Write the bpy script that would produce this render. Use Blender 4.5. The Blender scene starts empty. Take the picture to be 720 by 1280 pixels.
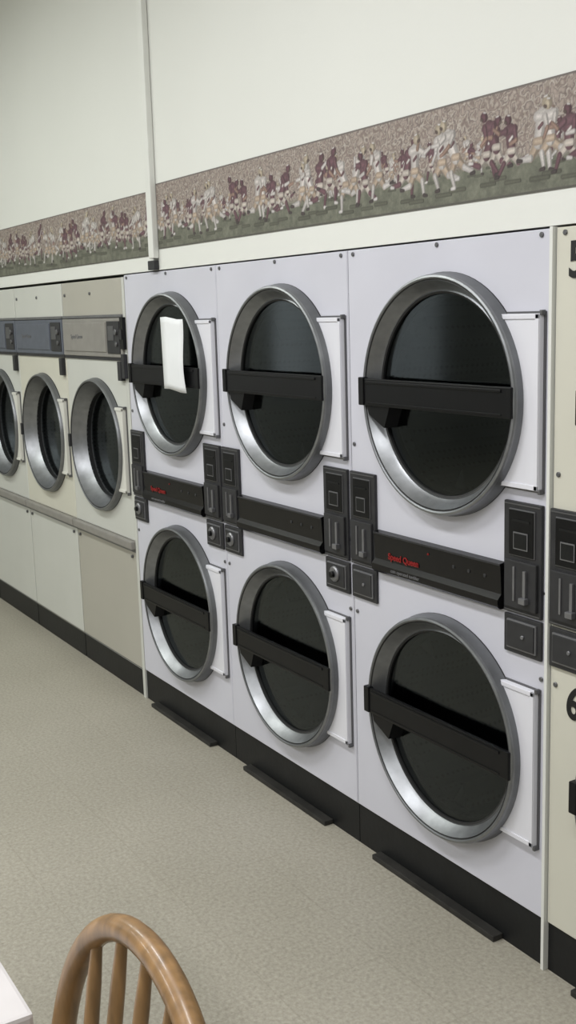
import bpy, bmesh, math, random
import numpy as np
from mathutils import Vector, Matrix
random.seed(7); rng=np.random.default_rng(7)
scn=bpy.context.scene
col=scn.collection
try:
    scn.view_settings.view_transform='Standard'
    scn.view_settings.look='None'
except Exception: pass

def lin(c):
    return tuple(((v/255)/12.92 if v/255<=0.04045 else ((v/255+0.055)/1.055)**2.4) for v in c)

# ---------------------------------------------------------------- materials
def new_mat(name):
    m=bpy.data.materials.new(name); m.use_nodes=True
    return m, m.node_tree, m.node_tree.nodes["Principled BSDF"]
def pmat(name,c,rough=.5,metal=0.,noise=0.,nscale=8.,bump=0.,bscale=60.,spec=.5,stretch=(1,1,1),coat=0):
    m,nt,b=new_mat(name); c=lin(c)
    b.inputs['Roughness'].default_value=rough; b.inputs['Metallic'].default_value=metal
    b.inputs['Specular IOR Level'].default_value=spec
    b.inputs['Coat Weight'].default_value=coat
    tc=nt.nodes.new('ShaderNodeTexCoord'); mp=nt.nodes.new('ShaderNodeMapping'); mp.inputs['Scale'].default_value=stretch
    nt.links.new(tc.outputs['Object'],mp.inputs['Vector'])
    n=nt.nodes.new('ShaderNodeTexNoise'); n.inputs['Scale'].default_value=nscale; n.inputs['Detail'].default_value=5
    nt.links.new(mp.outputs[0],n.inputs['Vector'])
    r=nt.nodes.new('ShaderNodeValToRGB')
    r.color_ramp.elements[0].position=.3; r.color_ramp.elements[1].position=.7
    r.color_ramp.elements[0].color=tuple(v*(1-noise) for v in c)+(1,)
    r.color_ramp.elements[1].color=tuple(min(1,v*(1+noise)) for v in c)+(1,)
    nt.links.new(n.outputs['Fac'],r.inputs['Fac']); nt.links.new(r.outputs[0],b.inputs['Base Color'])
    if bump>0:
        n2=nt.nodes.new('ShaderNodeTexNoise'); n2.inputs['Scale'].default_value=bscale; nt.links.new(mp.outputs[0],n2.inputs['Vector'])
        bp=nt.nodes.new('ShaderNodeBump'); bp.inputs['Strength'].default_value=bump; bp.inputs['Distance'].default_value=.002
        nt.links.new(n2.outputs['Fac'],bp.inputs['Height']); nt.links.new(bp.outputs[0],b.inputs['Normal'])
    return m
M={}
M['white']=pmat('white_enamel',(201,201,211),.44,noise=.04,nscale=2.5)
M['plate']=pmat('door_plate_enamel',(219,219,226),.4,noise=.02,nscale=5)
M['beige']=pmat('beige_enamel',(203,201,188),.4,noise=.03,nscale=3)
M['cream']=pmat('cream_enamel',(198,199,193),.4,noise=.03,nscale=3)
M['platecream']=pmat('cream_door_plate',(212,211,204),.4,noise=.03,nscale=3)
M['tan']=pmat('tan_enamel',(172,169,159),.42,noise=.03,nscale=3)
M['chrome']=pmat('brushed_steel',(140,142,145),.38,metal=.85,noise=.12,nscale=30)
M['rim']=pmat('satin_rim_steel',(120,122,125),.38,metal=.75,noise=.1,nscale=20)
M['gasket']=pmat('black_gasket',(22,22,23),.6,noise=.1)
M['black']=pmat('black_plastic',(12,12,14),.4,noise=.2,nscale=12,spec=.25)
M['panel']=pmat('gloss_black_panel',(13,12,14),.22,noise=.2,nscale=6,spec=.3)
M['meter']=pmat('coin_meter_metal',(52,52,54),.45,metal=.2,noise=.15,nscale=25,spec=.35)
M['meterlt']=pmat('coin_meter_trim',(128,128,131),.35,metal=.6,noise=.1,nscale=30)
M['kick']=pmat('black_toe_kick',(20,21,22),.45,noise=.3,nscale=9,bump=.2,spec=.3)
M['bar']=pmat('dark_metal_bar',(46,45,43),.5,metal=.1,noise=.3,nscale=14,spec=.3)
M['wall']=pmat('wall_paint',(219,220,215),.7,noise=.015,nscale=1.5,bump=.08,bscale=120)
M['ceil']=pmat('ceiling_paint',(226,226,220),.8,noise=.02,nscale=3)
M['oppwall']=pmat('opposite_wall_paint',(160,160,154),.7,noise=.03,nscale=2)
M['post']=pmat('trim_paint',(218,219,214),.5,noise=.02)
M['paper']=pmat('paper',(228,230,232),.8,noise=.02,nscale=12)
M['red']=pmat('red_print',(132,34,34),.5,spec=.2)
M['ink']=pmat('black_print',(12,12,12),.6)
M['grayink']=pmat('gray_print',(110,110,112),.5)
M['bluepanel']=pmat('blue_gray_panel',(88,93,104),.4,noise=.1,nscale=20)
M['tanpanel']=pmat('tan_gray_panel',(136,133,128),.42,noise=.08,nscale=20)
M['wood']=pmat('golden_oak',(130,100,64),.38,noise=.32,nscale=9,stretch=(6,6,1.2),coat=.15)
M['table']=pmat('laminate_table',(200,196,196),.4,noise=.02,nscale=30)
M['steel']=pmat('table_steel',(90,90,92),.35,metal=.8)
M['screw']=pmat('screw',(104,104,106),.4,metal=.6)
M['housing']=pmat('fixture_housing',(225,225,222),.5)
M['frame']=pmat('reflection_frame_aluminium',(120,120,118),.4,metal=.6)

def glass_mat():
    m=bpy.data.materials.new('tinted_door_glass'); m.use_nodes=True; nt=m.node_tree; nt.nodes.clear()
    o=nt.nodes.new('ShaderNodeOutputMaterial'); t=nt.nodes.new('ShaderNodeBsdfTransparent'); t.inputs[0].default_value=(.29,.305,.31,1)
    g=nt.nodes.new('ShaderNodeBsdfGlossy'); g.inputs['Roughness'].default_value=.12; g.inputs['Color'].default_value=(.74,.81,.84,1)
    f=nt.nodes.new('ShaderNodeFresnel'); f.inputs[0].default_value=1.55
    x=nt.nodes.new('ShaderNodeMixShader'); nt.links.new(f.outputs[0],x.inputs[0]); nt.links.new(t.outputs[0],x.inputs[1]); nt.links.new(g.outputs[0],x.inputs[2]); nt.links.new(x.outputs[0],o.inputs[0])
    return m
M['glass']=glass_mat()
def perf_mat():
    m,nt,b=new_mat('perforated_drum'); b.inputs['Metallic'].default_value=.3; b.inputs['Roughness'].default_value=.55
    tc=nt.nodes.new('ShaderNodeTexCoord'); v=nt.nodes.new('ShaderNodeTexVoronoi'); v.inputs['Scale'].default_value=52; v.inputs['Randomness'].default_value=.1
    nt.links.new(tc.outputs['Object'],v.inputs['Vector'])
    r=nt.nodes.new('ShaderNodeValToRGB'); r.color_ramp.elements[0].position=.2; r.color_ramp.elements[1].position=.32
    r.color_ramp.elements[0].color=(.03,.03,.03,1); r.color_ramp.elements[1].color=lin((80,82,84))+(1,)
    nt.links.new(v.outputs['Distance'],r.inputs[0]); nt.links.new(r.outputs[0],b.inputs['Base Color'])
    return m
M['perf']=perf_mat()
def floor_mat():
    m,nt,b=new_mat('speckled_vinyl_tile'); b.inputs['Roughness'].default_value=.42; b.inputs['Specular IOR Level'].default_value=.35
    tc=nt.nodes.new('ShaderNodeTexCoord')
    n1=nt.nodes.new('ShaderNodeTexNoise'); n1.inputs['Scale'].default_value=90; n1.inputs['Detail'].default_value=6; n1.inputs['Roughness'].default_value=.7
    n2=nt.nodes.new('ShaderNodeTexNoise'); n2.inputs['Scale'].default_value=1.1; n2.inputs['Detail'].default_value=4
    nt.links.new(tc.outputs['Object'],n1.inputs['Vector']); nt.links.new(tc.outputs['Object'],n2.inputs['Vector'])
    r=nt.nodes.new('ShaderNodeValToRGB'); e=r.color_ramp.elements
    e[0].position=.3; e[0].color=lin((144,139,127))+(1,); e[1].position=.68; e[1].color=lin((180,175,162))+(1,)
    nt.links.new(n1.outputs['Fac'],r.inputs[0])
    r2=nt.nodes.new('ShaderNodeValToRGB'); r2.color_ramp.elements[0].position=.3; r2.color_ramp.elements[0].color=(.86,.86,.84,1); r2.color_ramp.elements[1].position=.7; r2.color_ramp.elements[1].color=(1,1,1,1)
    nt.links.new(n2.outputs['Fac'],r2.inputs[0])
    mx=nt.nodes.new('ShaderNodeMixRGB'); mx.blend_type='MULTIPLY'; mx.inputs[0].default_value=1
    nt.links.new(r.outputs[0],mx.inputs[1]); nt.links.new(r2.outputs[0],mx.inputs[2])
    br=nt.nodes.new('ShaderNodeTexBrick'); br.offset=0; br.inputs['Scale'].default_value=1; br.inputs['Brick Width'].default_value=.305; br.inputs['Row Height'].default_value=.305
    br.inputs['Mortar Size'].default_value=.0018; br.inputs['Color1'].default_value=(1,1,1,1); br.inputs['Color2'].default_value=(.975,.975,.975,1); br.inputs['Mortar'].default_value=(.9,.895,.88,1)
    nt.links.new(tc.outputs['Object'],br.inputs['Vector'])
    m2=nt.nodes.new('ShaderNodeMixRGB'); m2.blend_type='MULTIPLY'; m2.inputs[0].default_value=1
    nt.links.new(mx.outputs[0],m2.inputs[1]); nt.links.new(br.outputs[0],m2.inputs[2]); nt.links.new(m2.outputs[0],b.inputs['Base Color'])
    return m
M['floor']=floor_mat()
def emis(name,c,s):
    m,nt,b=new_mat(name); b.inputs['Emission Color'].default_value=tuple(c)+(1,); b.inputs['Emission Strength'].default_value=s; return m
M['tube']=emis('fluorescent_diffuser',(1,1,.96),2.5)
M['reflglow']=emis('reflection_glow',(.8,.9,1),.5)  # glow of the added panel, for reflections in the dryer doors

# ---------------------------------------------------------------- mesh helpers
def finish(name,bm,mat,parent=None,smooth=False,ang=35):
    bmesh.ops.recalc_face_normals(bm,faces=bm.faces)
    if smooth:
        for f in bm.faces: f.smooth=True
        for e in bm.edges:
            if len(e.link_faces)==2 and e.calc_face_angle(0)>math.radians(ang): e.smooth=False
    me=bpy.data.meshes.new(name); bm.to_mesh(me); bm.free()
    for m in (mat if isinstance(mat,list) else [mat]): me.materials.append(m)
    o=bpy.data.objects.new(name,me); col.objects.link(o)
    if parent: o.parent=parent
    return o
def add_box(bm,x0,x1,y0,y1,z0,z1,bev=0,mi=0):
    r=bmesh.ops.create_cube(bm,size=1); vs=r['verts']
    for v in vs: v.co=Vector(((x0+x1)/2+v.co.x*(x1-x0),(y0+y1)/2+v.co.y*(y1-y0),(z0+z1)/2+v.co.z*(z1-z0)))
    fs=set(f for v in vs for f in v.link_faces)
    for f in fs: f.material_index=mi
    if bev>0:
        es=list(set(e for v in vs for e in v.link_edges))
        r=bmesh.ops.bevel(bm,geom=es,offset=bev,segments=2,profile=.6,affect='EDGES')
        for f in r['faces']: f.material_index=mi
def box(name,x0,x1,y0,y1,z0,z1,mat,parent=None,bev=0):
    bm=bmesh.new(); add_box(bm,x0,x1,y0,y1,z0,z1,bev); return finish(name,bm,mat,parent)
def add_rev(bm,cx,cz,prof,seg=72,mi=None,mis=None,close_end=False):
    rings=[]
    for r,y in prof:
        rings.append([bm.verts.new((cx+r*math.cos(2*math.pi*i/seg),y,cz+r*math.sin(2*math.pi*i/seg))) for i in range(seg)])
    for k in range(len(rings)-1):
        for i in range(seg):
            f=bm.faces.new((rings[k][i],rings[k][(i+1)%seg],rings[k+1][(i+1)%seg],rings[k+1][i]))
            if mis: f.material_index=mis[k]
            elif mi is not None: f.material_index=mi
    if close_end:
        f=bm.faces.new(rings[-1]); 
        if mi is not None: f.material_index=mi
def add_cyl_y(bm,cx,cz,r,y0,y1,seg=24,mi=0):
    add_rev(bm,cx,cz,[(r,y1),(r,y0+r*.15),(r*.85,y0)],seg,mi=mi,close_end=True)
def add_holepanel(bm,x0,x1,z0,z1,cx,cz,R,depth=.03,ch=.004):
    angs=sorted(set([2*math.pi*i/72 for i in range(72)]+[math.atan2(z-cz,x-cx)%(2*math.pi) for x in (x0,x1) for z in (z0,z1)]))
    def hit(a,X0,X1,Z0,Z1):
        c,s=math.cos(a),math.sin(a); t=1e9
        if c>1e-9: t=min(t,(X1-cx)/c)
        if c<-1e-9: t=min(t,(X0-cx)/c)
        if s>1e-9: t=min(t,(Z1-cz)/s)
        if s<-1e-9: t=min(t,(Z0-cz)/s)
        return cx+t*c,cz+t*s
    n=len(angs); L=[[],[],[],[]]
    for a in angs:
        L[0].append(bm.verts.new((cx+R*math.cos(a),depth,cz+R*math.sin(a))))
        L[1].append(bm.verts.new((cx+R*math.cos(a),0,cz+R*math.sin(a))))
        x,z=hit(a,x0,x1,z0,z1)
        xi=min(max(x,x0+ch),x1-ch); zi=min(max(z,z0+ch),z1-ch)
        L[2].append(bm.verts.new((xi,0,zi))); L[3].append(bm.verts.new((x,ch,z)))
    for k in range(3):
        for i in range(n): bm.faces.new((L[k][i],L[k][(i+1)%n],L[k+1][(i+1)%n],L[k+1][i]))
def tube(bm,pts,radii,seg=12,flat=1.0,flatdir=None,cap=True):
    pts=[Vector(p) for p in pts]; n=len(pts); rings=[]
    T=[(pts[min(i+1,n-1)]-pts[max(i-1,0)]).normalized() for i in range(n)]
    ref=Vector(flatdir) if flatdir else (Vector((0,0,1)) if abs(T[0].z)<.9 else Vector((1,0,0)))
    for i in range(n):
        u=(ref-T[i]*ref.dot(T[i])); 
        if u.length<1e-4: u=T[i].orthogonal()
        u.normalize(); w=T[i].cross(u); 
        if not flatdir: ref=u
        r=radii[i] if hasattr(radii,'__len__') else radii
        rings.append([bm.verts.new(pts[i]+u*(r*flat*math.cos(2*math.pi*k/seg))+w*(r*math.sin(2*math.pi*k/seg))) for k in range(seg)])
    for i in range(n-1):
        for k in range(seg): bm.faces.new((rings[i][k],rings[i][(k+1)%seg],rings[i+1][(k+1)%seg],rings[i+1][k]))
    if cap: bm.faces.new(rings[0]); bm.faces.new(rings[-1])
def empty(name,loc=(0,0,0)):
    o=bpy.data.objects.new(name,None); o.location=loc; col.objects.link(o); o.empty_display_size=.1; return o
def text(name,s,size,loc,mat,parent,ext=.0006,bold=False,sx=1):
    c=bpy.data.curves.new(name,'FONT'); c.body=s; c.size=size; c.extrude=ext; c.align_x='CENTER'; c.align_y='CENTER'
    if bold: c.offset=size*.025
    o=bpy.data.objects.new(name,c); col.objects.link(o)
    bpy.context.view_layer.update()
    dg=bpy.context.evaluated_depsgraph_get(); me=bpy.data.meshes.new_from_object(o.evaluated_get(dg))
    bpy.data.objects.remove(o); bpy.data.curves.remove(c)
    me.materials.clear(); me.materials.append(mat)
    me.transform(Matrix.Diagonal((sx,1,1,1))); me.transform(Matrix.Rotation(math.pi/2,4,'X'))
    o=bpy.data.objects.new(name,me); col.objects.link(o); o.location=loc; o.parent=parent; return o

# ---------------------------------------------------------------- door
DCX,ZT,ZB,R=.426,1.409,.517,.307
def door(par,tag,cx,cz,R,hx,hz,mplate,bar=True,depth=-.002,front=.042,lip=.040):
    bm=bmesh.new()
    add_rev(bm,cx,cz,[(R+.004,.004),(R+.004,-.004),(R,-.010),(R-.001,-front+.008),(R-.004,-front+.001),(R-.009,-front-.001),(R-.013,-front+.001),(R-.015,-front+.004),(R-.017,-front+.003),
                      (R-lip+.006,depth-.010),(R-lip,depth-.004),(R-lip-.004,depth-.006),(R-lip-.009,depth-.004),(R-lip-.011,.03)],80,
            mis=[2,1,1,0,0,1,2,2,0,0,1,2,2])
    finish(tag+'_ring',bm,[M['chrome'],M['rim'],M['gasket']],par,smooth=True,ang=40)
    bm=bmesh.new(); add_rev(bm,cx,cz,[(R-lip-.010,depth+.002),(R-.1,depth+.000),(.05,depth-.003)],64,mi=0,close_end=True)
    finish(tag+'_glass',bm,M['glass'],par,smooth=True)
    bm=bmesh.new(); add_rev(bm,cx,cz,[(R-lip-.011,.03),(R-.055,.06),(R-.03,.07),(R-.03,.6),(.12,.62),(.1,.6)],64,mi=0,close_end=True)
    for a in (20,140,260):
        a=math.radians(a); rr=R-.055; c=Vector((cx+rr*math.cos(a),0,cz+rr*math.sin(a))); t=Vector((-math.sin(a),0,math.cos(a)))*.03; inw=Vector((-math.cos(a),0,-math.sin(a)))*.05
        o=Vector((math.cos(a),0,math.sin(a)))*.028
        P=[c+t+o,c-t+o,c+inw]
        A=[bm.verts.new((p.x,.09,p.z)) for p in P]; B=[bm.verts.new((p.x,.58,p.z)) for p in P]
        bm.faces.new(A); bm.faces.new(B)
        for i in range(3): bm.faces.new((A[i],A[(i+1)%3],B[(i+1)%3],B[i]))
    finish(tag+'_drum',bm,M['perf'],par)
    if bar:
        bm=bmesh.new(); h=.037
        add_box(bm,cx-R+.004,cx+R-.008,-front-.007,-front+.004,cz-h,cz+h,.003)
        add_box(bm,cx-R+.03,cx+R-.04,-front-.010,-front-.005,cz+h-.014,cz+h-.006,.002)
        add_box(bm,cx-R+.03,cx+R-.04,-front-.009,-front-.005,cz-h+.006,cz-h+.010,.001)
        add_box(bm,cx-R-.002,cx-R+.022,-front-.011,-front+.02,cz-h,cz+h+.003,.003)
        P=[(cx-R+.02,cz-h+.002),(cx-R+.125,cz-h+.002),(cx-R+.10,cz-.095),(cx-R+.03,cz-.062)]  # dark wedge under the bar, standing in for the glass-edge shadow
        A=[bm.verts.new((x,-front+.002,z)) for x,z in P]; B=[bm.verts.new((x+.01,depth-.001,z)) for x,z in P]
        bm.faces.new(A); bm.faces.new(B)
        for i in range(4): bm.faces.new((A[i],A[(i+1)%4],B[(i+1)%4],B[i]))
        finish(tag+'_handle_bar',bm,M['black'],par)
    bm=bmesh.new(); zs=[cz-hz+2*hz*i/24 for i in range(25)]; rr=R-.004; PT=.016
    F=[];B=[]
    for z in zs:
        xl=cx+math.sqrt(max(rr*rr-(z-cz)**2,0))
        F.append((bm.verts.new((xl,-PT,z)),bm.verts.new((hx,-PT,z)))); B.append((bm.verts.new((xl,.0,z)),bm.verts.new((hx+.001,.0,z))))
    for i in range(24):
        bm.faces.new((F[i][0],F[i][1],F[i+1][1],F[i+1][0])); bm.faces.new((F[i][1],B[i][1],B[i+1][1],F[i+1][1]))
    bm.faces.new((F[0][0],F[0][1],B[0][1],B[0][0])); bm.faces.new((F[-1][0],F[-1][1],B[-1][1],B[-1][0]))
    finish(tag+'_hinge_plate',bm,mplate,par)
    bm=bmesh.new(); xe=cx+math.sqrt(rr*rr-hz*hz)+.01
    add_box(bm,xe-.02,hx+.006,-.003,.0005,cz-hz-.006,cz-hz); add_box(bm,xe-.02,hx+.006,-.003,.0005,cz+hz,cz+hz+.005); add_box(bm,hx+.001,hx+.007,-.004,.0005,cz-hz-.006,cz+hz+.005)
    finish(tag+'_plate_shadow_edge',bm,M['screw'],par)  # gray strips around the plate draw its shadow edges
    bm=bmesh.new()
    add_box(bm,hx-.012,hx-.001,-PT-.003,-PT+.002,cz-hz+.001,cz+hz-.001,.001)
    add_box(bm,xe,hx-.001,-PT-.003,-PT+.002,cz+hz-.012,cz+hz-.001,.001); add_box(bm,xe,hx-.001,-PT-.003,-PT+.002,cz-hz+.001,cz-hz+.012,.001)
    finish(tag+'_plate_bead',bm,mplate,par)
    bm=bmesh.new(); add_box(bm,hx-.002,hx+.006,-PT,-.002,cz+hz-.004,cz+hz+.008,.002); add_box(bm,hx-.002,hx+.006,-PT,-.002,cz-hz-.008,cz-hz+.004,.002)
    finish(tag+'_hinge_pins',bm,M['screw'],par)

def meter(par,tag,x0,x1,z0=.795,z1=1.172,knob=False):
    bm=bmesh.new(); zm=.893; w=x1-x0
    add_box(bm,x0,x1,-.010,0,zm+.004,z1,.003,0)
    add_box(bm,x0+.004,x1-.004,-.0115,-.009,zm+.008,zm+.011,0,1); add_box(bm,x0+.004,x1-.004,-.0115,-.009,z1-.008,z1-.005,0,1)
    add_box(bm,x0+.020,x1-.020,-.013,-.009,1.040,1.155,.002,1)
    add_box(bm,x0+.023,x1-.023,-.015,-.011,1.043,1.152,0,2)
    add_box(bm,x0+.040,x1-.040,-.017,-.014,1.058,1.10,0,3)
    add_box(bm,x0+.043,x1-.043,-.018,-.015,1.061,1.097,0,4)
    add_box(bm,x0+.035,x1-.035,-.0165,-.014,1.125,1.130,0,4)
    add_box(bm,x0+.010,x1-.010,-.018,-.009,.912,1.03,.003,0)
    add_box(bm,x0+w*.33,x0+w*.33+.006,-.021,-.017,.93,1.015,.001,3)
    add_box(bm,x0+w*.62,x0+w*.62+.009,-.024,-.017,.94,1.01,.001,3)
    add_box(bm,x0+w*.62-.006,x0+w*.62+.016,-.032,-.017,.930,.945,.002,3)
    add_box(bm,x0,x1,-.008,0,z0,zm-.002,.003,0)
    add_box(bm,x0+.014,x1-.014,-.013,-.006,z0+.012,zm-.013,.002,3)
    add_box(bm,x0+.018,x1-.018,-.016,-.010,z0+.017,zm-.017,.001,0)
    if knob:
        add_cyl_y(bm,(x0+x1)/2,(z0+zm)/2+.004,.024,-.024,-.012,24,3); add_cyl_y(bm,(x0+x1)/2,(z0+zm)/2+.004,.010,-.034,-.024,16,2)
    else:
        add_cyl_y(bm,(x0+x1)/2+.01,(z0+zm)/2,.005,-.020,-.014,12,3)
    finish(tag,bm,[M['meter'],M['screw'],M['black'],M['meterlt'],M['kick']],par)

def dryer(x,enamel,plate,brand=0,kn=(False,False),labels=None,W=.8,H=1.797):
    par=empty('stacked_tumble_dryer',(x,0,0)); g=.0015
    bm=bmesh.new()
    x0,x1=g,W-g
    v=[(x0,.004,.13),(x1,.004,.13),(x1,.70,.13),(x0,.70,.13),(x0,.004,H),(x1,.004,H),(x1,.70,H),(x0,.70,H)]
    V=[bm.verts.new(p) for p in v]
    for q in ((0,1,2,3),(4,5,6,7),(0,3,7,4),(1,2,6,5),(2,3,7,6)): bm.faces.new([V[i] for i in q])
    finish('cabinet',bm,enamel,par)
    bm=bmesh.new(); add_holepanel(bm,x0,x1,.962,H,DCX,ZT,R-.01,ch=.003); finish('front_panel_upper',bm,enamel,par)
    bm=bmesh.new(); add_holepanel(bm,x0,x1,.13,.958,DCX,ZB,R-.01,ch=.003); finish('front_panel_lower',bm,enamel,par)
    bm=bmesh.new(); add_box(bm,x0,x1,.006,.68,0,.128); finish('toe_kick',bm,M['kick'],par)
    bm=bmesh.new(); add_box(bm,.11,.65,-.028,.006,.0,.016,.003); finish('toe_bar',bm,M['bar'],par)
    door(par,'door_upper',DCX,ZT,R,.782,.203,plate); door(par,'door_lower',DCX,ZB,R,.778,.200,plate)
    meter(par,'coin_meter_a',.004,.128,knob=kn[0]); meter(par,'coin_meter_b',.662,.790,knob=kn[1])
    bm=bmesh.new()
    P=[(0,1.015),(-.018,1.012),(-.014,.935),(-.026,.922),(-.026,.905),(-.018,.897),(0,.897)]
    A=[bm.verts.new((.132,y,z)) for y,z in P]; B=[bm.verts.new((.658,y,z)) for y,z in P]
    bm.faces.new(A); bm.faces.new(B)
    for i in range(len(P)): bm.faces.new((A[i],A[(i+1)%len(P)],B[(i+1)%len(P)],B[i]))
    finish('control_panel',bm,M['panel'],par)
    bm=bmesh.new(); add_box(bm,.132,.658,-.0205,-.017,1.007,1.012,0)
    finish('panel_trim',bm,M['meter'],par)
    bm=bmesh.new()
    for i in range(3): add_cyl_y(bm,.48+i*.06,.972,.005,-.018,-.010,12)
    finish('panel_buttons',bm,M['meter'],par)
    if brand:
        text('panel_print_red','Speed Queen',.025,(.266,-.0165,.950),M['red'],par,bold=True)
        text('panel_print_small','coin operated tumbler',.014,(.285,-.0265,.914),M['grayink'],par)
        bm=bmesh.new(); add_box(bm,.375,.380,-.019,-.014,.985,.990); finish('panel_lamp',bm,M['red'],par)
    bm=bmesh.new()
    for sx,sz in ((.03,H-.012),(.40,H-.010),(.77,H-.012),(.02,.75),(.785,.75),(.02,1.25)): add_cyl_y(bm,sx,sz,.006,-.004,.001,12)
    finish('panel_screws',bm,M['screw'],par)
    if labels:
        text('number_label_upper',labels[0],.108,(.064,-.002,1.722),M['ink'],par,bold=True,sx=.85)
        text('number_label_lower',labels[1],.105,(.078,-.002,.715),M['ink'],par,bold=True,sx=.85)
    return par
dA=dryer(0,M['white'],M['plate'],1,(True,True))
dB=dryer(.8,M['white'],M['plate'],0,(True,True))
dC=dryer(1.6,M['white'],M['plate'],1,(False,False))
dD=dryer(2.412,M['beige'],M['platecream'],1,(False,False),('5','6'))
dE=dryer(3.212,M['beige'],M['platecream'],0,(False,False),('7','8'))
box('trim_1',2.4012,2.4105,-.008,.05,.0,1.80,M['post'])

# paper notice taped on the door of dryer A
bm=bmesh.new(); N=12; g=[]
for i in range(N+1):
    t=i/N; row=[]
    for j in range(5):
        s=j/4; row.append(bm.verts.new((.480+.185*s+.010*t*(1-s)-.030*t+ (1-t)*-.004,-.0600-.006*math.sin(t*5)*s-.004*(1-t),1.364+.262*t-.008*s+.003*math.sin(s*6))))
    g.append(row)
for i in range(N):
    for j in range(4): bm.faces.new((g[i][j],g[i][j+1],g[i+1][j+1],g[i+1][j]))
o=finish('paper_notice',bm,M['paper'],None,smooth=True); sm=o.modifiers.new('s','SOLIDIFY'); sm.thickness=.0006

# ---------------------------------------------------------------- washers
def washer(x0,W,top,panel,body,low,first=False):
    par=empty('front_load_washer',(x0,0,0)); H=1.79; a,b=.003,W-.003
    bm=bmesh.new(); v=[(a,.004,.12),(b,.004,.12),(b,.7,.12),(a,.7,.12),(a,.004,H),(b,.004,H),(b,.7,H),(a,.7,H)]
    V=[bm.verts.new(p) for p in v]
    for q in ((0,1,2,3),(4,5,6,7),(0,3,7,4),(1,2,6,5),(2,3,7,6)): bm.faces.new([V[i] for i in q])
    finish('cabinet',bm,body,par)
    cx,cz,r=W*.51,1.075,.293
    bm=bmesh.new(); add_holepanel(bm,a,b,.69,1.455,cx,cz,r-.01); finish('front_panel',bm,body,par)
    box('top_panel',a,b,-.002,.02,1.640,H,top,par,.004)
    box('top_ledge',a,b,-.010,.02,1.630,1.642,M['meterlt'],par,.002)
    bm=bmesh.new(); add_box(bm,a,b,-.010,.02,1.465,1.628,.004,0)
    add_box(bm,a+.02,b-.17,-.014,-.008,1.485,1.61,.003,0)
    add_box(bm,b-.155,b-.02,-.014,-.008,1.48,1.615,.003,1)
    add_box(bm,b-.135,b-.075,-.017,-.012,1.535,1.595,.002,2); add_cyl_y(bm,b-.045,1.57,.013,-.024,-.012,16,2); add_cyl_y(bm,b-.045,1.52,.010,-.022,-.012,16,2)
    finish('control_panel',bm,[panel,M['meter'],M['screw']],par)
    box('panel_underside',a,b,-.006,.02,1.452,1.466,M['meter'],par)
    text('panel_print','Speed Queen',.026,(.19,-.0148,1.55),M['grayink'],par)
    door(par,'door',cx,cz,r,b-.02,.18,M['platecream'],bar=False,depth=.055,front=.030,lip=.048)
    bm=bmesh.new(); add_box(bm,b-.045,b-.008,-.02,0,1.37,1.45,.003); add_box(bm,cx-r-.006,cx-r+.014,-.038,-.01,cz-.03,cz+.03,.003)
    finish('door_latch',bm,M['meter'],par)
    bm=bmesh.new(); add_box(bm,a,b,-.022,.02,.655,.690,.006); finish('drip_ledge',bm,M['tanpanel'],par)
    box('ledge_shadow_gap',a,b,.0,.02,.640,.656,M['rim'],par)
    box('lower_panel',a,b,.002,.03,.125,.642,low,par,.004)
    box('toe_kick',a,b,.006,.68,0,.124,M['kick'],par)
    bm=bmesh.new()
    for sx,sz in ((W*.5,1.735),(.04,1.735),(W-.04,.62),(.04,.62)): add_cyl_y(bm,sx,sz,.007,-.007,.001,12)
    finish('panel_screws',bm,M['screw'],par)
    if first:
        box('side_filler',.6985,.7235,-.001,.3,.0,1.79,M['cream'],par)
        bm=bmesh.new(); add_box(bm,.690,.7235,-.016,-.001,1.50,1.63,.002,0); add_box(bm,.692,.722,-.018,-.001,1.38,1.48,.002,1); add_box(bm,.698,.716,-.022,-.014,1.54,1.58,.001,1)
        finish('coin_slots',bm,[M['black'],M['meter']],par)
washer(-.725,.70,M['tan'],M['tanpanel'],M['cream'],M['tan'],True)
washer(-1.427,.70,M['cream'],M['bluepanel'],M['beige'],M['cream'])
washer(-2.129,.70,M['cream'],M['bluepanel'],M['cream'],M['cream'])
washer(-2.831,.70,M['cream'],M['bluepanel'],M['beige'],M['cream'])

# ---------------------------------------------------------------- room
CE=3.35
box('floor',-4.0,5.6,-5.5,1.0,-.08,0,M['floor'])
box('ceiling',-4.0,5.6,-5.5,1.0,CE,CE+.08,M['ceil'])
box('wall_back',-4.0,5.6,.001,.12,1.802,CE,M['wall'])
box('wall_rear',-4.0,5.6,.9,1.0,0,CE,M['wall'])
box('wall_left',-4.1,-4.0,-5.5,1.0,0,CE,M['oppwall'])
box('wall_right',5.6,5.7,-5.5,1.0,0,CE,M['oppwall'])
box('wall_front',-4.0,5.6,-5.6,-5.5,0,CE,M['oppwall'])
box('wall_filler_left',-4.0,-2.84,.0,.12,0,1.80,M['wall'])
box('wall_filler_right',4.02,5.6,.0,.12,0,1.80,M['wall'])
p=empty('trim_2',(0,0,0))
box('conduit_cover',.305,.350,-.024,.0,1.845,CE,M['post'],p,.004)
box('conduit_end',.285,.345,-.020,.0,1.803,1.838,M['meter'],p,.003)
box('conduit_seam',.298,.305,-.006,.0,1.845,CE,M['tan'],p)
# unseen glowing panel added on the end wall to reflect in the door glass
p=empty('reflection_panel',(-4.0,0,0))
for k in range(2):
    ya=-4.9+k*1.0
    box('glow_pane_%d'%(k+1),.002,.008,ya+.03,ya+.97,.93,2.27,M['reflglow'],p)
bm=bmesh.new()
for ya in (-4.9,-3.9,-2.9): add_box(bm,.0,.05,ya-.03,ya+.03,.87,2.33)
for z in (.90,2.30): add_box(bm,.0,.05,-4.93,-2.87,z-.03,z+.03)
finish('frame',bm,M['frame'],p)

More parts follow.
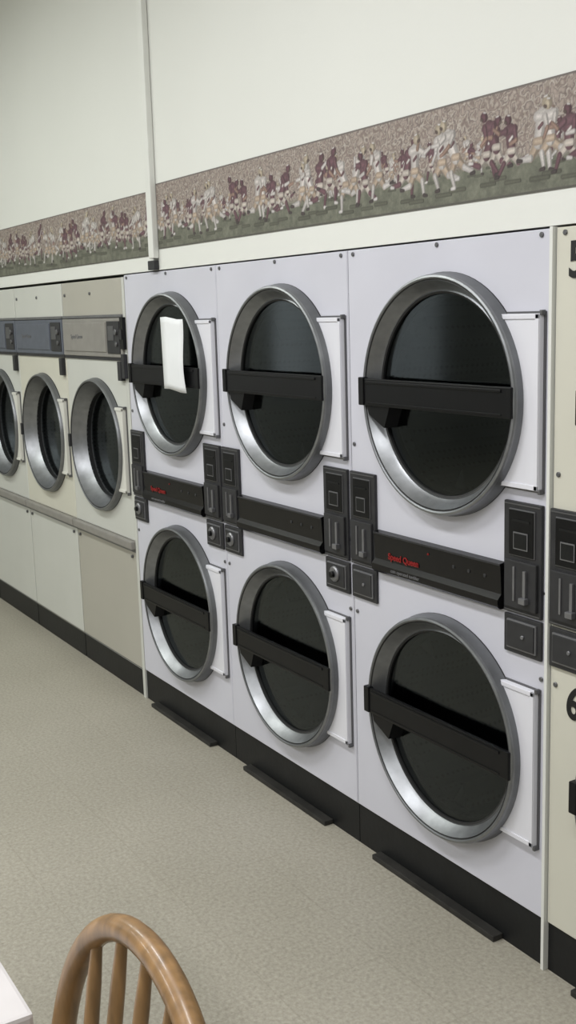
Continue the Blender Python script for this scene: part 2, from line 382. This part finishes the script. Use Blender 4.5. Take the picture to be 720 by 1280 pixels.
# ---------------------------------------------------------------- wallpaper border
def paint(Hh,Wd,seed):
    r=np.random.default_rng(seed)
    img=np.zeros((Hh,Wd,3))
    def sm(h,w,sc):
        a=r.random((int(h/sc)+3,int(w/sc)+1)); a=np.concatenate([a,a[:,:2]],1)
        yy=np.arange(h)/sc; xx=np.arange(w)/sc*( (a.shape[1]-2)/(w/sc) )
        y0=yy.astype(int); x0=xx.astype(int); fy=(yy-y0)[:,None]; fx=(xx-x0)[None]
        g=lambda i,j:a[np.ix_(i,j)]
        return (g(y0,x0)*(1-fx)+g(y0,x0+1)*fx)*(1-fy)+(g(y0+1,x0)*(1-fx)+g(y0+1,x0+1)*fx)*fy
    pal=np.array([(166,155,145),(142,128,121),(130,116,110),(156,144,134),(174,165,156),(124,111,106),(148,136,128),(160,147,138)],float)
    n1=sm(Hh,Wd,4.5); n2=sm(Hh,Wd,8); idx=np.clip(((n1*.6+n2*.4)*1.7-.35)*8,0,7.99).astype(int)
    crowd=pal[idx]*(0.90+.16*sm(Hh,Wd,2.4))[...,None]
    g=np.array((104,106,93.))*(.86+.28*sm(Hh,Wd,9))[...,None]*(.93+.14*sm(Hh,Wd,3))[...,None]
    yy=np.arange(Hh)[:,None]/Hh
    edge=.27+.05*sm(2,Wd,20)[0][None]
    t=np.clip((yy-edge)/.08,0,1)[...,None]
    img[:]=g*(1-t)+crowd*t
    def cap(p,q,ra,rb,c):
        c=np.array(c,float)*(.94+.1*r.random())
        x0=int(min(p[0],q[0])-max(ra,rb)-2); x1=int(max(p[0],q[0])+max(ra,rb)+3)
        y0=max(0,int(min(p[1],q[1])-max(ra,rb)-2)); y1=min(Hh,int(max(p[1],q[1])+max(ra,rb)+3))
        if y1<=y0: return
        xs=np.arange(x0,x1); xg,yg=np.meshgrid(xs,np.arange(y0,y1))
        d=np.array(q,float)-np.array(p,float); L=max(d@d,1e-6)
        tt=np.clip(((xg-p[0])*d[0]+(yg-p[1])*d[1])/L,0,1)
        dist=np.hypot(xg-p[0]-tt*d[0],yg-p[1]-tt*d[1])-(ra+(rb-ra)*tt)
        al=np.clip(.5-dist,0,1)[...,None]
        sh=(1+.26*np.clip(-(dist)/max(ra,1),0,1)-.15)[...,None]*(1.0-.20*(xg-p[0]-tt*d[0]>ra*.25))[...,None]
        xi=xs%Wd
        img[y0:y1][:,xi]=img[y0:y1][:,xi]*(1-al)+np.clip(c*sh,0,255)*al
    S=Hh/128
    def player(x,y,s,team,fl):
        s*=S
        J=(194,188,184) if team else (100,72,79)
        P=(188,179,170) if team==0 else (174,156,138)
        sock=(100,72,79) if team==0 else (190,185,182)
        hel=(176,163,143) if team else (92,64,71)
        skin=(144,118,106)
        ln=r.uniform(-.1,.6)*fl
        hip=np.array((x,y+29*s)); sh=hip+np.array((ln*20*s,20*s)); hd=sh+np.array((ln*9*s+2*fl*s,10*s))
        cap((x-8*s,y+1*s),(x+12*s,y+1*s),2.2*s,2.0*s,(84,85,74))
        for k in (0,1):
            an=(-1 if k else 1)*r.uniform(.45,1.0)*fl; kn=hip+np.array((math.sin(an)*15*s,-math.cos(an)*14*s))
            an2=an-fl*r.uniform(.2,1.2); ft=kn+np.array((math.sin(an2)*15*s,-math.cos(an2)*14*s))
            cap(hip,kn,5.0*s,3.6*s,P); cap(kn,ft,3.1*s,2.0*s,sock); cap(ft,ft+np.array((4.5*s*fl,-.6*s)),2.0*s,1.5*s,(66,58,58) if r.random()<.5 else (198,194,192))
        cap(hip,sh,5.6*s,7.0*s,J)
        cap(sh+np.array((-6*s,0)),sh+np.array((6*s,1*s)),4.4*s,4.4*s,J)
        cap(hip+np.array((-3.5*s,1*s)),hip+np.array((3.5*s,1*s)),3.2*s,3.2*s,P)
        cap((hip+sh)/2+np.array((-1.8*s,1*s)),(hip+sh)/2+np.array((2*s,4*s)),1.5*s,1.5*s,(198,194,190) if team==0 else (102,74,79))
        for k in (0,1):
            b=sh+np.array(((-6 if k else 6)*s,0)); a1=r.uniform(-.3,1.9)*(fl if k else fl*.8); el=b+np.array((math.sin(a1)*10*s,-math.cos(a1)*10*s)); a2=a1+r.uniform(.3,1.5)*fl; ha=el+np.array((math.sin(a2)*9*s,-math.cos(a2)*9*s))
            cap(b,el,3.2*s,2.6*s,J); cap(el,ha,2.3*s,1.8*s,skin if r.random()<.6 else (190,185,182))
        cap(hd,hd+np.array((.8*s*fl,.6*s)),4.8*s,4.6*s,hel); cap(hd+np.array((3*s*fl,-2*s)),hd+np.array((4.6*s*fl,-1.2*s)),1.5*s,1.3*s,(86,73,68))
        cap(hd+np.array((-2*s*fl,4*s)),hd+np.array((1*s*fl,4.6*s)),.8*s,.8*s,(198,194,192))
    n=int(Wd/S/26)
    for i in range(n): player(r.uniform(0,Wd),r.uniform(30,42)*S,r.uniform(.6,.85),int(r.random()<.5),r.choice([-1,1]))
    x=0
    while x<Wd/S:
        grp=r.integers(2,5)
        for k in range(grp):
            player((x+r.uniform(-3,3))*S,r.uniform(8,24)*S,r.uniform(1.25,1.55),int(r.random()<.5),r.choice([-1,1])); x+=r.uniform(20,34)
        x+=r.uniform(14,46)
    img*= (.95+.10*r.random((Hh,Wd)))[...,None]
    img=img*.90+np.array((140,132,127))*.10
    b=max(2,int(3*S))
    img[:b]=(90,88,82); img[-b:]=(112,105,101)
    return np.clip(img*.97,0,255)
def mural_mat():
    m,nt,b=new_mat('printed_wallpaper'); b.inputs['Roughness'].default_value=.6; b.inputs['Specular IOR Level'].default_value=.3
    a=nt.nodes.new('ShaderNodeVertexColor'); a.layer_name='print'; nt.links.new(a.outputs[0],b.inputs['Base Color']); return m
MM=mural_mat()
def mural(name,x0,x1,z0,z1,rows,seed,tile):
    cell=(z1-z0)/rows; cols=int((x1-x0)/cell); tc=int(tile/cell)
    img=paint(rows+1,tc,seed)
    img=np.take(img,np.arange(cols+1)%tc,axis=1)[:, :]
    s=img/255; L=np.where(s<=.04045,s/12.92,((s+.055)/1.055)**2.4)
    X,Z=np.meshgrid(np.linspace(x0,x1,cols+1),np.linspace(z0,z1,rows+1))
    co=np.stack([X,np.full_like(X,-.0012),Z],-1).reshape(-1,3).astype(np.float32)
    i=np.arange(rows)[:,None]*(cols+1)+np.arange(cols)[None]; i=i.reshape(-1)
    q=np.stack([i,i+1,i+cols+2,i+cols+1],-1).astype(np.int32)
    me=bpy.data.meshes.new(name); me.vertices.add(len(co)); me.vertices.foreach_set('co',co.ravel())
    me.loops.add(q.size); me.loops.foreach_set('vertex_index',q.ravel()); me.polygons.add(len(q))
    me.polygons.foreach_set('loop_start',np.arange(0,q.size,4,dtype=np.int32)); me.update(calc_edges=True)
    at=me.color_attributes.new('print','FLOAT_COLOR','POINT')
    at.data.foreach_set('color',np.concatenate([L.reshape(-1,3),np.ones((len(co),1))],1).astype(np.float32).ravel())
    me.materials.append(MM); o=bpy.data.objects.new(name,me); col.objects.link(o); return o
mural('wallpaper_border',.352,3.6,1.878,2.115,128,11,1.25)
mural('wallpaper_border',-4.0,.296,1.857,2.095,84,23,1.25)

# ---------------------------------------------------------------- table + chair
t=empty('laminate_table',(0,0,0))
bm=bmesh.new(); add_box(bm,1.75,2.936,-2.25,-1.437,.71,.74,.006); finish('top',bm,M['table'],t)
bm=bmesh.new(); tube(bm,[(2.35,-1.85,.71),(2.35,-1.85,.05)],.035,20); tube(bm,[(2.0,-1.85,.02),(2.35,-1.85,.06),(2.7,-1.85,.02)],.02,12); tube(bm,[(2.35,-2.15,.02),(2.35,-1.85,.06),(2.35,-1.55,.02)],.02,12)
add_box(bm,2.05,2.65,-1.95,-1.75,.695,.712); finish('pedestal',bm,M['steel'],t)

c=empty('windsor_chair',(0,0,0))
XC,HW,TOP=3.170,.216,.945
def yb(z): return -1.450+(z-.45)*.17
bm=bmesh.new(); pts=[]; zc=.70
for s in np.linspace(0,1,6)[:-1]: pts.append((XC-HW*(.80+.20*s**.7),.45+(zc-.45)*s))
for a in np.linspace(math.pi,0,33): pts.append((XC+HW*math.cos(a),zc+(TOP-zc-.014)*max(0,math.sin(a))**.9))
for s in np.linspace(1,0,6)[1:]: pts.append((XC+HW*(.80+.20*s**.7),.45+(zc-.45)*s))
P3=[(x,yb(z),z) for x,z in pts]
tube(bm,P3,.0165,14,flat=1.0)
finish('bow',bm,M['wood'],c,smooth=True,ang=60)
def topz(x):
    u=(x-XC)/HW; return zc+(TOP-zc-.014)*math.sqrt(max(0,1-u*u))**.9
bm=bmesh.new()
for k in range(5):
    u=(k-2)/2; xb=XC+u*.105; xt=XC+u*.140; zt=topz(xt)
    n=14; pp=[];rr=[]
    for i in range(n+1):
        s=i/n; z=.445+(zt-.445)*s; pp.append((xb+(xt-xb)*s,yb(z),z)); rr.append(.0065+.0065*math.exp(-((s-.5)/.25)**2)+.002*math.exp(-((s-.85)/.1)**2))
    tube(bm,pp,rr,10)
finish('spindles',bm,M['wood'],c,smooth=True,ang=60)
bm=bmesh.new(); seg=48; rings=[]
for (k,zz) in ((.93,.415),(1,.425),(1,.445),(.96,.455),(.8,.450),(.4,.442),(.05,.444)):
    L=[]
    for i in range(seg):
        a=2*math.pi*i/seg; ca,sa=math.cos(a),math.sin(a)
        L.append(bm.verts.new((XC+.215*k*math.copysign(abs(ca)**.75,ca),-1.64+.205*k*math.copysign(abs(sa)**.75,sa),zz)))
    rings.append(L)
for k in range(len(rings)-1):
    for i in range(seg): bm.faces.new((rings[k][i],rings[k][(i+1)%seg],rings[k+1][(i+1)%seg],rings[k+1][i]))
bm.faces.new(rings[0]); bm.faces.new(rings[-1]); finish('seat',bm,M['wood'],c,smooth=True)
bm=bmesh.new(); feet={}
for sx in (-1,1):
    for sy in (-1,1):
        a=Vector((XC+sx*.14,-1.64+sy*.13,.42)); b=Vector((XC+sx*.195,-1.64+sy*.20,0)); n=18
        pp=[a.lerp(b,i/n) for i in range(n+1)]; rr=[.013+.008*math.sin(math.pi*min(1,i/n*1.1))+.003*math.sin(i*2.1) for i in range(n+1)]
        tube(bm,pp,rr,12); feet[sx,sy]=a.lerp(b,.55)
for sx in (-1,1): tube(bm,[feet[sx,-1].lerp(feet[sx,1],i/8) for i in range(9)],[.008+.005*math.sin(math.pi*i/8) for i in range(9)],10)
m1=(feet[-1,-1]+feet[-1,1])/2; m2=(feet[1,-1]+feet[1,1])/2; tube(bm,[m1.lerp(m2,i/8) for i in range(9)],[.008+.005*math.sin(math.pi*i/8) for i in range(9)],10)
finish('legs',bm,M['wood'],c,smooth=True,ang=60)

# ---------------------------------------------------------------- lights
def fixture(x,y,pw,colr,L=1.2):
    p=empty('fluorescent_ceiling_light',(x,y,0))
    box('housing',-L/2-.03,L/2+.03,-.18,.18,CE-.07,CE,M['housing'],p,.006)
    box('diffuser',-L/2,L/2,-.15,.15,CE-.085,CE-.068,M['tube'],p,.004)
    l=bpy.data.lights.new('lamp','AREA'); l.shape='RECTANGLE'; l.size=L; l.size_y=.3; l.energy=pw; l.color=colr
    o=bpy.data.objects.new('lamp',l); col.objects.link(o); o.location=(0,0,CE-.095); o.parent=p
for x,k in ((-2.6,.62),(-.5,.78),(1.6,1.05),(3.7,1.05)):
    for y in (-1.7,-3.9):
        cc=(.96,1,.95) if x<0 else (.985,.985,1)
        fixture(x,y,36*k,cc)
w=bpy.data.worlds.new('w'); scn.world=w; w.use_nodes=True; w.node_tree.nodes['Background'].inputs[0].default_value=(.8,.85,.9,1); w.node_tree.nodes['Background'].inputs[1].default_value=.2

# ---------------------------------------------------------------- camera
a,t_,r_=.5425,.1802,-.0301; C=Vector((4.2318,-1.8071,1.6330)); f=1375.42
fh=Vector((-math.cos(a),math.sin(a),0)); rt=Vector((math.sin(a),math.cos(a),0)); up=Vector((0,0,1))
F=fh*math.cos(t_)-up*math.sin(t_); U=up*math.cos(t_)+fh*math.sin(t_)
Rv=rt*math.cos(r_)+U*math.sin(r_); U2=U*math.cos(r_)-rt*math.sin(r_)
cam=bpy.data.cameras.new('camera'); co=bpy.data.objects.new('camera',cam); col.objects.link(co)
m=Matrix((Rv,U2,-F)).transposed().to_4x4(); m.translation=C; co.matrix_world=m
cam.sensor_fit='VERTICAL'; cam.sensor_height=24; cam.sensor_width=24*720/1280; cam.lens=24*f/1280; cam.clip_start=.02
scn.camera=co
